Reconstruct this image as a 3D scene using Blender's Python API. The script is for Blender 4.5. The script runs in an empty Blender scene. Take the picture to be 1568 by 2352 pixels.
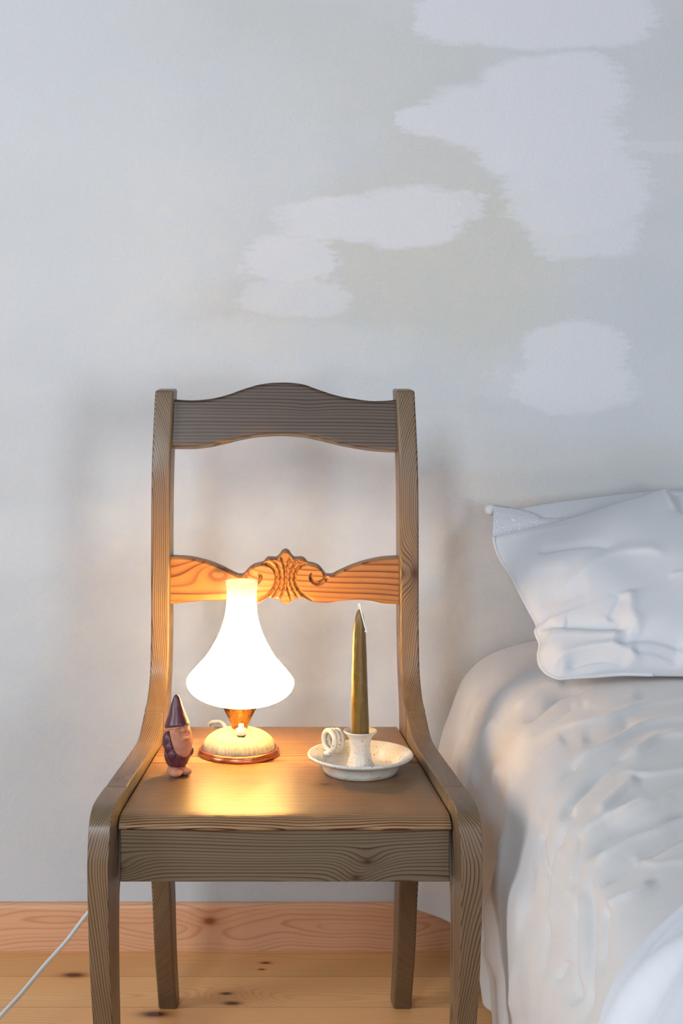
import bpy, bmesh, math, random
import numpy as np
from mathutils import Vector, Matrix, noise as mnoise

# ------------------------------------------------------------------ measurements
# world: x to the right, y = distance from the camera station, z up (metres)
F, U0, V0, H = 4300.0, 654.0, 600.0, 1.10
WALL = 2.999
col = bpy.context.scene.collection
rnd = random.Random(7)

def at(u, v, y):
    """point at distance y on the sight line through u, v"""
    return Vector(((u - U0) * y / F, y, H - (v - V0) * y / F))

def on_lean(u, v, y0, k, z0):
    """point of the leaning plane y = y0 + k (z - z0)"""
    s = (v - V0) / F
    y = (y0 + k * (H - z0)) / (1 + k * s)
    return at(u, v, y)

def cr(pts, n):
    """Catmull-Rom through pts, n samples per span"""
    P = [np.array(p, float) for p in pts]
    P = [2 * P[0] - P[1]] + P + [2 * P[-1] - P[-2]]
    out = []
    for i in range(1, len(P) - 2):
        for k in range(n):
            t = k / n
            a, b, c, d = P[i - 1], P[i], P[i + 1], P[i + 2]
            out.append(.5 * ((2 * b) + (-a + c) * t + (2 * a - 5 * b + 4 * c - d) * t * t + (-a + 3 * b - 3 * c + d) * t ** 3))
    out.append(P[-2])
    return np.array(out)

def pchip(xs, ys):
    xs = np.array(xs, float); ys = np.array(ys, float)
    h = np.diff(xs); d = np.diff(ys) / h
    m = np.zeros(len(xs)); m[0], m[-1] = d[0], d[-1]
    for i in range(1, len(xs) - 1):
        if d[i - 1] * d[i] > 0:
            w1, w2 = 2 * h[i] + h[i - 1], h[i] + 2 * h[i - 1]
            m[i] = (w1 + w2) / (w1 / d[i - 1] + w2 / d[i])
    def f(x):
        x = np.asarray(x, float)
        i = np.clip(np.searchsorted(xs, x) - 1, 0, len(xs) - 2)
        t = np.clip((x - xs[i]) / h[i], 0, 1)
        return ((1 + 2 * t) * (1 - t) ** 2 * ys[i] + t * (1 - t) ** 2 * h[i] * m[i]
                + t * t * (3 - 2 * t) * ys[i + 1] + t * t * (t - 1) * h[i] * m[i + 1])
    return f

# ------------------------------------------------------------------ object helpers
def thing(name, label, cat, loc=(0, 0, 0), group=None):
    o = bpy.data.objects.new(name, None); col.objects.link(o)
    o.location = loc; o.empty_display_size = .05
    o['label'] = label; o['category'] = cat
    if group: o['group'] = group
    return o

def obj(name, verts, faces, mat, parent=None, smooth=True, bevel=0, segs=2, label=None, fix=True):
    me = bpy.data.meshes.new(name)
    off = Vector((0, 0, 0))
    p = parent
    while p is not None:
        off += p.location; p = p.parent
    me.from_pydata([tuple(Vector(v) - off) for v in verts], [], [tuple(f) for f in faces])
    if fix:
        bm = bmesh.new(); bm.from_mesh(me)
        bmesh.ops.remove_doubles(bm, verts=bm.verts, dist=1e-7)
        bmesh.ops.recalc_face_normals(bm, faces=bm.faces)
        bm.to_mesh(me); bm.free()
    for poly in me.polygons: poly.use_smooth = smooth
    me.materials.append(mat)
    o = bpy.data.objects.new(name, me); col.objects.link(o)
    if parent is not None: o.parent = parent
    if bevel:
        b = o.modifiers.new('bevel', 'BEVEL'); b.width = bevel; b.segments = segs
        b.limit_method = 'ANGLE'; b.angle_limit = math.radians(35); b.harden_normals = False
        w = o.modifiers.new('wn', 'WEIGHTED_NORMAL'); w.keep_sharp = False
    if label: o['label'] = label
    return o

def structure(o):
    o['kind'] = 'structure'; return o

def tag(o, label, cat, group=None):
    o['label'] = label; o['category'] = cat
    if group: o['group'] = group
    return o

def box(x0, x1, y0, y1, z0, z1):
    v = [(x, y, z) for x in (x0, x1) for y in (y0, y1) for z in (z0, z1)]
    f = [(0, 1, 3, 2), (4, 6, 7, 5), (0, 4, 5, 1), (2, 3, 7, 6), (0, 2, 6, 4), (1, 5, 7, 3)]
    return v, f

def grid_faces(nu, nv, closed_u=False, base=0):
    f = []
    for i in range(nu - (0 if closed_u else 1)):
        for j in range(nv - 1):
            a = base + i * nv + j; b = base + ((i + 1) % nu) * nv + j
            f.append((a, b, b + 1, a + 1))
    return f

def lathe(prof, c=(0, 0, 0), n=96, tilt=None):
    """profile of (r, z) turned about the vertical through c"""
    v = []
    for k in range(n):
        a = 2 * math.pi * k / n
        for r, z in prof:
            p = Vector((r * math.cos(a), r * math.sin(a), z))
            if tilt: p = tilt @ p
            v.append(p + Vector(c))
    return v, grid_faces(n, len(prof), True)

def tube(path, r, n=12, caps=True):
    P = [Vector(p) for p in path]
    R = r if hasattr(r, '__len__') else [r] * len(P)
    v, f = [], []
    t0 = (P[1] - P[0]).normalized()
    up = Vector((0, 0, 1)) if abs(t0.z) < .9 else Vector((1, 0, 0))
    nrm = t0.cross(up).normalized()
    for i, p in enumerate(P):
        t = (P[min(i + 1, len(P) - 1)] - P[max(i - 1, 0)]).normalized()
        nrm = (nrm - t * nrm.dot(t)).normalized(); b = t.cross(nrm)
        for k in range(n):
            a = 2 * math.pi * k / n
            v.append(p + (nrm * math.cos(a) + b * math.sin(a)) * R[i])
    for i in range(len(P) - 1):
        for k in range(n):
            f.append((i * n + k, i * n + (k + 1) % n, (i + 1) * n + (k + 1) % n, (i + 1) * n + k))
    if caps:
        f.append(tuple(range(n))[::-1]); f.append(tuple((len(P) - 1) * n + k for k in range(n)))
    return v, f

def merge(*parts):
    V, Fc = [], []
    for v, f in parts:
        b = len(V); V += list(v); Fc += [tuple(i + b for i in q) for q in f]
    return V, Fc

def srgb(r, g, b):
    f = lambda c: (c / 255 / 12.92) if c / 255 <= .04045 else ((c / 255 + .055) / 1.055) ** 2.4
    return (f(r), f(g), f(b), 1)

# ------------------------------------------------------------------ node helper
class NT:
    def __init__(s, name):
        s.m = bpy.data.materials.new(name); s.m.use_nodes = True
        s.t = s.m.node_tree; s.t.nodes.clear()
        s.out = s.t.nodes.new('ShaderNodeOutputMaterial')
        s._x = 0
    def n(s, typ, **kw):
        nd = s.t.nodes.new(typ); s._x += 30; nd.location = (s._x, 0)
        for k, v in kw.items(): setattr(nd, k, v)
        return nd
    def put(s, sock, val):
        if val is None: return
        if hasattr(val, 'is_output') or isinstance(val, bpy.types.NodeSocket): s.t.links.new(val, sock)
        else: sock.default_value = val
    def math(s, op, a, b=None, c=None, clamp=False):
        nd = s.n('ShaderNodeMath', operation=op); nd.use_clamp = clamp
        s.put(nd.inputs[0], a); s.put(nd.inputs[1], b)
        if c is not None: s.put(nd.inputs[2], c)
        return nd.outputs[0]
    def add(s, a, b): return s.math('ADD', a, b)
    def sub(s, a, b): return s.math('SUBTRACT', a, b)
    def mul(s, a, b): return s.math('MULTIPLY', a, b)
    def obj(s): return s.n('ShaderNodeTexCoord').outputs['Object']
    def sep(s, v):
        nd = s.n('ShaderNodeSeparateXYZ'); s.put(nd.inputs[0], v); return nd.outputs
    def comb(s, x, y, z):
        nd = s.n('ShaderNodeCombineXYZ')
        for i, a in enumerate((x, y, z)): s.put(nd.inputs[i], a)
        return nd.outputs[0]
    def map(s, v, scale=(1, 1, 1), loc=(0, 0, 0), rot=(0, 0, 0)):
        nd = s.n('ShaderNodeMapping'); s.put(nd.inputs['Vector'], v)
        nd.inputs['Scale'].default_value = scale; nd.inputs['Location'].default_value = loc; nd.inputs['Rotation'].default_value = rot
        return nd.outputs[0]
    def noise(s, v, scale=1., detail=2., rough=.5, dist=0., out='Fac'):
        nd = s.n('ShaderNodeTexNoise'); s.put(nd.inputs['Vector'], v)
        nd.inputs['Scale'].default_value = scale; nd.inputs['Detail'].default_value = detail
        nd.inputs['Roughness'].default_value = rough; nd.inputs['Distortion'].default_value = dist
        return nd.outputs[out]
    def voro(s, v, scale=1., feature='F1', out='Distance'):
        nd = s.n('ShaderNodeTexVoronoi', feature=feature); s.put(nd.inputs['Vector'], v); nd.inputs['Scale'].default_value = scale
        return nd.outputs[out]
    def ramp(s, fac, stops, interp='LINEAR'):
        nd = s.n('ShaderNodeValToRGB'); nd.color_ramp.interpolation = interp
        e = nd.color_ramp.elements
        while len(e) > 1: e.remove(e[-1])
        e[0].position = stops[0][0]; e[0].color = stops[0][1]
        for p, c in stops[1:]:
            k = e.new(p); k.color = c
        s.put(nd.inputs[0], fac); return nd.outputs[0]
    def step(s, x, lo, hi):
        nd = s.n('ShaderNodeMapRange', interpolation_type='SMOOTHSTEP')
        s.put(nd.inputs[0], x); nd.inputs[1].default_value = lo; nd.inputs[2].default_value = hi
        nd.inputs[3].default_value = 0; nd.inputs[4].default_value = 1
        return nd.outputs[0]
    def mix(s, fac, a, b, mode='MIX'):
        nd = s.n('ShaderNodeMix', data_type='RGBA', blend_type=mode)
        s.put(nd.inputs[0], fac); s.put(nd.inputs[6], a); s.put(nd.inputs[7], b)
        return nd.outputs[2]
    def bump(s, h, strength=.3, dist=.001, normal=None):
        nd = s.n('ShaderNodeBump'); nd.inputs['Strength'].default_value = strength
        nd.inputs['Distance'].default_value = dist; s.put(nd.inputs['Height'], h)
        if normal is not None: s.put(nd.inputs['Normal'], normal)
        return nd.outputs[0]
    def bsdf(s, color, rough=.6, normal=None, **kw):
        nd = s.n('ShaderNodeBsdfPrincipled')
        s.put(nd.inputs['Base Color'], color); s.put(nd.inputs['Roughness'], rough)
        if normal is not None: s.put(nd.inputs['Normal'], normal)
        for k, v in kw.items(): s.put(nd.inputs[k.replace('_', ' ')], v)
        s.t.links.new(nd.outputs[0], s.out.inputs[0]); return nd

def v4(x): return (x, x, x, 1)

def wood(name, axis, centre, spacing, light, dark, warp=.02, knots=(), rough=.45, spec=.4, contrast=1., seed=0., lscale=.9,
         knotcol=(60, 32, 20), planks=None, coat=0.):
    """growth rings of a trunk lying along `axis` whose pith passes through `centre` (the two other axes)"""
    N = NT(name); oc = N.obj(); X = N.sep(oc)
    ia = {'x': (0, 1, 2), 'y': (1, 0, 2), 'z': (2, 0, 1)}[axis]
    L, A, B = X[ia[0]], X[ia[1]], X[ia[2]]
    tone = None
    if planks:                                             # boards side by side along A, each cut from another place
        w, off = planks
        idx = N.math('FLOOR', N.math('DIVIDE', N.sub(A, off), w))
        wn = N.n('ShaderNodeTexWhiteNoise', noise_dimensions='1D'); N.put(wn.inputs['W'], N.add(idx, seed))
        tone = wn.outputs['Value']
        sh = N.mul(N.sub(tone, .5), .3)
        A2 = N.add(N.sub(A, N.add(N.mul(idx, w), off + w / 2)), N.mul(sh, .3)); L2 = N.add(L, N.mul(tone, 7.3))
    else:
        A2, L2 = A, L
    low = N.n('ShaderNodeTexNoise'); low.inputs['Scale'].default_value = 1.
    N.put(low.inputs['Vector'], N.comb(N.add(N.mul(L2, lscale * 3.2), seed), N.mul(A2, 5.), N.mul(B, 5.)))
    low.inputs['Detail'].default_value = 1.5
    ls = N.sep(low.outputs['Color'])
    a = N.add(N.sub(A2, centre[0]), N.mul(N.sub(ls[0], .5), warp * 2))
    b = N.add(N.sub(B, centre[1]), N.mul(N.sub(ls[1], .5), warp * 2))
    r = N.math('SQRT', N.add(N.mul(a, a), N.mul(b, b)))
    kmask = None; halo = None
    for (kl, ka, kb, kr) in knots:
        dl = N.mul(N.sub(L, kl), .55); da = N.sub(A, ka); db = N.mul(N.sub(B, kb), 1.)
        d2 = N.add(N.add(N.mul(dl, dl), N.mul(da, da)), N.mul(db, db))
        g = N.math('EXPONENT', N.mul(d2, -1. / (kr * 2.6) ** 2))
        r = N.add(r, N.mul(g, kr * 2.3))
        m = N.math('EXPONENT', N.mul(d2, -1. / (kr * .62) ** 2))
        kmask = m if kmask is None else N.math('MAXIMUM', kmask, m)
        halo = g if halo is None else N.math('MAXIMUM', halo, g)
    q = N.mul(r, 1. / spacing)
    q = N.add(q, N.mul(N.noise(N.comb(N.mul(r, 60), seed, 0), 1., 1.), 1.3))
    fr = N.math('FRACT', q)
    ringcell = N.n('ShaderNodeTexWhiteNoise', noise_dimensions='1D'); N.put(ringcell.inputs['W'], N.math('FLOOR', q))
    fib = N.noise(N.comb(N.mul(L2, 14), N.mul(A2, 900), N.mul(B, 900)), 1., 2.5, .6)
    fib2 = N.noise(N.comb(N.mul(L2, 3), N.mul(A2, 45), N.mul(B, 45)), 1., 3, .6)
    line = N.ramp(N.add(fr, N.mul(N.sub(fib, .5), .04)), [(0, v4(.75)), (.07, v4(.05)), (.45, v4(0)), (.74, v4(.3)), (.9, v4(1)), (1, v4(.75))])
    line = N.mul(line, N.add(N.mul(ringcell.outputs['Value'], .55), .5))
    line = N.mul(line, contrast)
    base = N.mix(N.mul(N.step(fib2, .35, .75), .4), light, tuple(light[i] * .75 + dark[i] * .25 for i in range(3)) + (1,))
    base = N.mix(N.mul(N.step(fib, .3, .7), .22), base, tuple(c * .72 for c in light[:3]) + (1,))
    c = N.mix(line, base, dark)
    if tone is not None:
        c = N.mix(1., c, N.ramp(tone, [(0, v4(.80)), (1, v4(1.04))]), 'MULTIPLY')
    if kmask is not None:
        c = N.mix(N.mul(halo, .3), c, dark)
        c = N.mix(N.mul(kmask, 1.25), c, srgb(*knotcol)); 
    h = N.add(N.mul(line, -.5), N.mul(fib, .35))
    if planks:
        e = N.math('ABSOLUTE', N.sub(N.math('FRACT', N.math('DIVIDE', N.sub(A, planks[1]), planks[0])), .5))
        g = N.step(e, .4915, .4975)
        c = N.mix(N.mul(g, .6), c, srgb(70, 40, 22)); h = N.sub(h, N.mul(g, 2.))
    nrm = N.bump(h, .22, .0004)
    scr = N.noise(N.map(oc, (30, 30, 30)), 1., 4, .7)
    rg = N.add(rough - .08, N.mul(scr, .16))
    N.bsdf(c, rg, nrm, Specular_IOR_Level=spec, Coat_Weight=coat, Coat_Roughness=.22)
    return N.m

def cloth_mat(name, color, weave=2200., bump=.25, sheen=.25, mottling=.04, trans=0.):
    N = NT(name); oc = N.obj()
    w1 = N.noise(N.map(oc, (weave * .35, weave, weave)), 1., 1.)
    w2 = N.noise(N.map(oc, (weave, weave * .3, weave * .3)), 1., 1.)
    big = N.noise(oc, 9., 4, .6)
    cr_ = N.noise(N.map(oc, (1, 1, 1)), 38., 3, .55, .6)
    c = N.mix(N.mul(N.step(big, .35, .7), mottling * 4), color, tuple(k * .86 for k in color[:3]) + (1,))
    c = N.mix(N.mul(N.step(N.add(w1, w2), .8, 1.25), .14), c, tuple(k * .7 for k in color[:3]) + (1,))
    h = N.add(N.mul(N.add(w1, w2), .25), N.mul(cr_, 1.3))
    nrm = N.bump(h, bump, .0012)
    N.bsdf(c, .92, nrm, Sheen_Weight=sheen, Sheen_Roughness=.5, Specular_IOR_Level=.15)
    return N.m

# ------------------------------------------------------------------ materials
WL, WD = srgb(122, 103, 80), srgb(66, 34, 20)
def chair_wood(name, axis, centre, spacing, **k):
    k.setdefault('light', WL); k.setdefault('dark', WD)
    k.setdefault('contrast', 1.25); k.setdefault('rough', .42); k.setdefault('coat', .18)
    return wood(name, axis, centre, spacing, k.pop('light'), k.pop('dark'), **k)

def wall_material():
    N = NT('limewashed_plaster'); oc = N.obj(); s = N.sep(oc)
    # brushed-on paint: broad horizontal strokes in a whiter tone, hand-placed
    px = WALL / F
    nz = N.noise(N.map(oc, (7, 1, 11)), 1., 5, .62, out='Color'); ns = N.sep(nz)
    nf = N.noise(N.map(oc, (34, 1, 120)), 1., 3, .6)
    x = N.add(N.add(s[0], N.mul(N.sub(ns[0], .5), .09)), N.mul(N.sub(nf, .5), .075))
    z = N.add(N.add(s[2], N.mul(N.sub(ns[1], .5), .055)), N.mul(N.sub(nf, .5), .012))
    def patch(lst, soft=.34):
        tot = None
        for (u, v, a, b, w) in lst:
            cx, cz = (u - U0) * px, H - (v - V0) * px
            dx = N.math('ABSOLUTE', N.mul(N.sub(x, cx), 1 / (a * px))); dz = N.math('ABSOLUTE', N.mul(N.sub(z, cz), 1 / (b * px)))
            d = N.add(N.math('POWER', dx, 2.8), N.math('POWER', dz, 2.8))
            m = N.mul(N.math('SUBTRACT', 1., N.step(d, 1 - soft, 1 + soft * 1.6)), w)
            tot = m if tot is None else N.math('MAXIMUM', tot, m)
        return tot
    white = patch([(1075, 40, 120, 58, 1), (1310, 45, 178, 62, 1), (1200, 262, 215, 72, 1), (1270, 205, 165, 82, 1), (1000, 285, 85, 36, 1),
                   (1275, 340, 170, 75, 1), (1320, 440, 165, 95, .95), (1345, 530, 125, 62, .8), (1480, 335, 90, 14, .45),
                   (830, 502, 185, 46, 1), (945, 500, 118, 70, 1), (1060, 478, 50, 38, .8),
                   (660, 590, 98, 52, .9), (670, 682, 112, 42, .7), (1312, 800, 112, 56, .8), (1320, 880, 130, 62, .8), (1180, 880, 60, 40, .25)])
    pale = patch([(170, 330, 300, 520, .5), (480, 300, 260, 190, .35), (500, 800, 420, 62, .5), (180, 870, 200, 40, .35), (110, 1240, 160, 80, .5), (1120, 1010, 300, 60, .35),
                  (70, 1700, 330, 330, .25)], .8)
    ochre = patch([(1010, 600, 260, 190, 1.), (850, 170, 230, 110, .5), (1000, 330, 120, 130, .7), (560, 60, 260, 70, .4), (800, 720, 330, 90, .7), (60, 480, 300, 120, .25), (1320, 1080, 300, 70, .5)], .9)
    big = N.noise(N.map(oc, (1.6, 1, 2.6)), 1., 5, .6)
    c = N.mix(N.step(big, .35, .68), srgb(196, 201, 207), srgb(203, 207, 212))
    c = N.mix(N.mul(ochre, .8), c, srgb(197, 198, 195))
    c = N.mix(N.mul(pale, .8), c, srgb(210, 215, 222))
    c = N.mix(N.mul(white, .8), c, srgb(214, 217, 226))
    spk = N.noise(oc, 260., 2, .7)
    spm = N.mul(N.step(spk, .70, .78), N.step(N.noise(oc, 5., 3), .45, .62))
    c = N.mix(N.mul(spm, .28), c, srgb(150, 152, 150))
    fine = N.noise(oc, 330., 3, .6); mid = N.noise(N.map(oc, (14, 1, 17)), 1., 4, .6)
    h = N.add(N.add(N.mul(fine, .9), N.mul(mid, 2.2)), N.mul(white, .5))
    N.bsdf(c, .93, N.bump(h, .45, .0016), Specular_IOR_Level=.2)
    return N.m

M_wall = wall_material()
M_floor = wood('pine_floorboards', 'x', (.0, -.05), .0042, srgb(246, 188, 126), srgb(222, 138, 76), warp=.02, planks=(.118, 2.643), rough=.38, contrast=.6, seed=3.1,
               lscale=.5, knotcol=(92, 40, 18),
               knots=[(-.325, 2.885, 0, .016), (-.03, 2.935, 0, .0075), (-.036, 2.908, 0, .005), (-.088, 2.812, 0, .008), (-.078, 2.775, 0, .012), (-.19, 2.735, 0, .019)])
M_base = wood('pine_skirting', 'x', (2.975, .045), .0062, srgb(228, 176, 138), srgb(198, 124, 80), warp=.035, rough=.5, contrast=.6, seed=8.2, lscale=1.5,
              knotcol=(150, 88, 50), knots=[(-.12, 2.985, .048, .010)])

# ------------------------------------------------------------------ the room
v, f = box(-2.6, 2.6, -1.6, WALL, -.03, 0)
structure(obj('floor', v, f, M_floor, smooth=False))
v, f = box(-2.6, 2.6, WALL, WALL + .12, -.03, 2.5)
structure(obj('wall_back', v, f, M_wall, smooth=False))
prof = [(WALL, 0), (2.985, 0), (2.985, .068), (2.987, .0725), (2.991, .0745), (WALL, .0745)]
v = [(x, y, z) for x in (-2.6, 2.6) for (y, z) in prof]
f = [(i, i + 1, i + 7, i + 6) for i in range(5)]
structure(obj('baseboard_back', v, f, M_base, smooth=False))

# ------------------------------------------------------------------ the chair
def outer(y): return .4265 - .09 * y

chair = thing('wooden_chair', 'worn brown pine chair with carved back rail, serving as a bedside table', 'chair', (0, 2.45, 0))

def frame_piece(name, outer_c, inner_c, side, mat, w0=.027, w1=.027, shift=None, bevel=.0035):
    """a piece of one side frame: matching points of its front/top edge and rear/lower edge, (y, z)"""
    n = len(outer_c); v = []
    for i in range(n):
        t = i / (n - 1); w = w0 + (w1 - w0) * t
        for (y, z) in (outer_c[i], inner_c[i]):
            s = shift(z) if shift else 0
            for xx in (outer(y) + s, outer(y) + s - w):
                v.append((side * xx, y, z))
    f = []
    for i in range(n - 1):
        a, b = i * 4, i * 4 + 4           # 0 front-out,1 front-in,2 rear-out,3 rear-in
        f += [(a, b, b + 1, a + 1), (a + 2, a + 3, b + 3, b + 2), (a, a + 2, b + 2, b), (a + 1, b + 1, b + 3, a + 3)]
    f += [(0, 1, 3, 2), (4 * n - 4, 4 * n - 2, 4 * n - 1, 4 * n - 3)]
    return obj(name, v, f, mat, chair, bevel=bevel, segs=3)

# front curve and rear curve of the back posts against height
zf = [0, .05, .1, .16, .222, .30, .355, .372, .40, .46, .479, .4795, .487, .50, .5135, .53, .56, .61, .67, .732, .793, .823, .883, .916]
yf = [2.753, 2.721, 2.690, 2.662, 2.641, 2.618, 2.597, 2.584, 2.583, 2.583, 2.583, 2.585, 2.602, 2.616, 2.626, 2.632, 2.636, 2.639, 2.638, 2.639, 2.643, 2.648, 2.665, 2.676]
yr = [2.787, 2.757, 2.730, 2.706, 2.688, 2.665, 2.652, 2.650, 2.648, 2.650, 2.653, 2.6535, 2.656, 2.660, 2.665, 2.669, 2.674, 2.677, 2.677, 2.678, 2.683, 2.689, 2.703, 2.713]
def foot_shift(z): return .0075 * max(0, 1 - z / .2) ** 1.3
Ffun, Rfun = pchip(zf, yf), pchip(zf, yr)
zs = sorted(set([round(k * .9155 / 76, 5) for k in range(77)] + [.36, .372, .479, .4845, .49]))
po = [(float(Ffun(z)), z) for z in zs]; pi_ = [(float(Rfun(z)), z) for z in zs]

leg_o = cr([(2.292, .4565), (2.262, .4575), (2.235, .4575), (2.215, .4560), (2.201, .4505), (2.192, .442), (2.187, .431), (2.183, .415), (2.180, .395), (2.182, .36), (2.19, .30), (2.2, .25), (2.215, .1975), (2.235, .1), (2.255, 0)], 5)
leg_i = cr([(2.292, .385), (2.288, .382), (2.284, .380), (2.280, .378), (2.276, .375), (2.272, .372), (2.268, .368), (2.264, .362), (2.260, .35), (2.257, .335), (2.257, .29), (2.261, .24), (2.268, .19), (2.28, .1), (2.292, 0)], 5)
rail_o = cr([(2.2925, .4565), (2.34, .4560), (2.40, .4545), (2.45, .453), (2.50, .4525), (2.525, .4535), (2.545, .458), (2.56, .4655), (2.572, .472), (2.5822, .4785)], 4)
rail_i = cr([(2.2925, .385), (2.34, .384), (2.40, .384), (2.45, .384), (2.50, .384), (2.525, .384), (2.545, .384), (2.56, .384), (2.572, .384), (2.5822, .384)], 4)
for side in (-1, 1):
    s = 10 * side
    mp = chair_wood('pine_back_post', 'z', (side * .235, .14), .0022, warp=.016, seed=2.3 + s, lscale=.8,
                    knots=[(.66, .183, .19, .009)] if side > 0 else [])
    mr = chair_wood('pine_side_rail', 'y', (side * .26, .50), .0024, warp=.014, seed=5.1 + s, knots=[(-.12, -.208, .452, .008)] if side < 0 else [])
    ml = chair_wood('pine_front_leg', 'z', (side * .27, -.20), .0024, warp=.022, seed=6.6 + s, lscale=.7,
                    knots=[(.17, .197, -.25, .005)] if side > 0 else [])
    frame_piece('back_post', po, pi_, side, mp, shift=foot_shift)
    frame_piece('side_rail', rail_o, rail_i, side, mr, bevel=.003)
    frame_piece('front_leg', leg_o, leg_i, side, ml, w0=.0275, w1=.0225, bevel=.0045)

# seat: two boards, the front one with a rounded nose
def seat_x(y): return outer(y) - .0285
def seat_board(y_nodes, zt, zb, mat, name, nose=False):
    nx = 60; v = []
    ring = []
    if nose:
        ring += [(2.4628, zb), (2.4628, zt)]
        ring += [(2.42, zt), (2.36, zt), (2.30, zt), (2.25, zt - .0001), (2.240, zt - .0006), (2.234, zt - .0022), (2.2285, zt - .0050), (2.2245, zt - .0085), (2.2225, zt - .012), (2.2235, zt - .0150), (2.228, zt - .0165), (2.30, zb)]
    else:
        ring += [(2.4645, zb), (2.4645, zt), (2.52, zt), (2.58, zt), (2.64, zt), (2.6555, zt - .0003), (2.6575, zt - .002), (2.658, zb)]
    m = len(ring)
    for i in range(nx):
        t = -1 + 2 * i / (nx - 1)
        for (y, z) in ring:
            x = t * seat_x(y)
            yy = y
            if nose and y < 2.245: yy += .0012 * math.sin(x * 31 + .5) + .0006 * math.sin(x * 87)
            zz = z - (.0010 * math.cos(t * 1.5) if (z > zb and y < 2.3 and nose) else 0)
            v.append((x, yy, zz))
    f = [(i * m + j, i * m + (j + 1) % m, (i + 1) * m + (j + 1) % m, (i + 1) * m + j) for i in range(nx - 1) for j in range(m)]
    f += [tuple(range(m))[::-1], tuple((nx - 1) * m + j for j in range(m))]
    return obj(name, v, f, mat, chair, bevel=.0008, segs=1)
MS1 = chair_wood('pine_seat_front', 'x', (-.33, .345), .0036, warp=.016, seed=1.7, lscale=.8, rough=.42, coat=.08, light=srgb(150, 118, 82), dark=srgb(78, 38, 20), contrast=1.8, knots=[(.05, -.09, .44, .005)])
MS2 = chair_wood('pine_seat_rear', 'x', (.03, .35), .0034, warp=.012, seed=4.7, lscale=.8, rough=.42, coat=.08, light=srgb(150, 118, 82), dark=srgb(78, 38, 20), contrast=1.8)
seat_board(None, .44, .4235, MS1, 'seat_board', True)
seat_board(None, .44, .4235, MS2, 'seat_board', False)

def apron(name, y0, y1, z0, z1, mat):
    hx = seat_x(y0) - .0012
    v, f = box(-hx, hx, y0, y1, z0, z1)
    return obj(name, v, f, mat, chair, bevel=.0012)
MA = chair_wood('pine_apron', 'x', (-.235, .35), .0038, warp=.020, seed=9.4, lscale=.7, light=srgb(108, 97, 79), dark=srgb(60, 38, 28), contrast=1.1,
                knots=[(.0985, -.218, .3845, .0055), (-.1985, -.218, .376, .006), (.085, -.218, .3655, .005)])
apron('front_rail', 2.2305, 2.252, .3605, .4228, MA)
apron('rear_rail', 2.612, 2.632, .372, .4228, MA)

# back rails, each a curved outline with real thickness
def back_rail(name, top, bot, lean, thick, mat, cols, rows, depth=None):
    tf, bf = pchip(*zip(*top)), pchip(*zip(*bot))
    us = np.linspace(top[0][0], top[-1][0], cols)
    k = lean[1]; n = Vector((0, 1, -k)).normalized()
    v = []
    for layer in (0, 1):
        for u in us:
            a, b = float(tf(u)), float(bf(u))
            for j in range(rows):
                t = j / (rows - 1)
                # ease rows towards the rims so that carving there is crisp
                vv = a + (b - a) * t
                p = on_lean(u, vv, *lean)
                if layer == 0 and depth: p = p + n * depth(u, vv, vv - a, b - vv)
                if layer: p = p + n * thick
                v.append(p)
    m = cols * rows
    f = grid_faces(cols, rows) + [q[::-1] for q in grid_faces(cols, rows, base=m)]
    for i in range(cols - 1):
        a, b = i * rows, (i + 1) * rows
        f += [(a, a + m, b + m, b), (a + rows - 1, b + rows - 1, b + rows - 1 + m, a + rows - 1 + m)]
    for j in range(rows - 1):
        f += [(j, j + 1, j + 1 + m, j + m), ((cols - 1) * rows + j, (cols - 1) * rows + j + m, (cols - 1) * rows + j + 1 + m, (cols - 1) * rows + j + 1)]
    o = obj(name, v, f, mat, chair, fix=False)
    bm = bmesh.new(); bm.from_mesh(o.data); bmesh.ops.recalc_face_normals(bm, faces=bm.faces)
    for e in bm.edges:
        if len(e.link_faces) == 2 and e.calc_face_angle(0) > .9: e.smooth = False
    bm.to_mesh(o.data); bm.free()
    return o

top_t = [(392, 914.5), (412, 916.5), (440, 918), (480, 915), (520, 906), (560, 892), (600, 881), (630, 877.5), (655, 877), (690, 880), (730, 893), (770, 906), (810, 914), (860, 919.5), (890, 918.5), (916, 915.5)]
top_t = [(u, v + 1) for u, v in top_t]
top_b = [(392, 1026), (440, 1026), (480, 1022), (520, 1013.5), (560, 1004), (600, 998), (645, 996), (690, 998.5), (730, 1006), (780, 1018), (830, 1027.5), (870, 1032), (916, 1034.5)]
MT = chair_wood('pine_top_rail', 'x', (.17, .755), .0050, warp=.014, seed=7.7, lscale=.55, light=srgb(92, 77, 66), dark=srgb(36, 21, 16), contrast=1.3, knots=[(.034, .21, .895, .0055)])
def round_rim(u, v, dt, db):
    return .0018 * (max(0, 1 - dt / 5.) ** 2 + max(0, 1 - db / 4.) ** 2)
back_rail('top_rail', top_t, top_b, (2.668, .30, .86), .0185, MT, 150, 30, round_rim)

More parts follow.
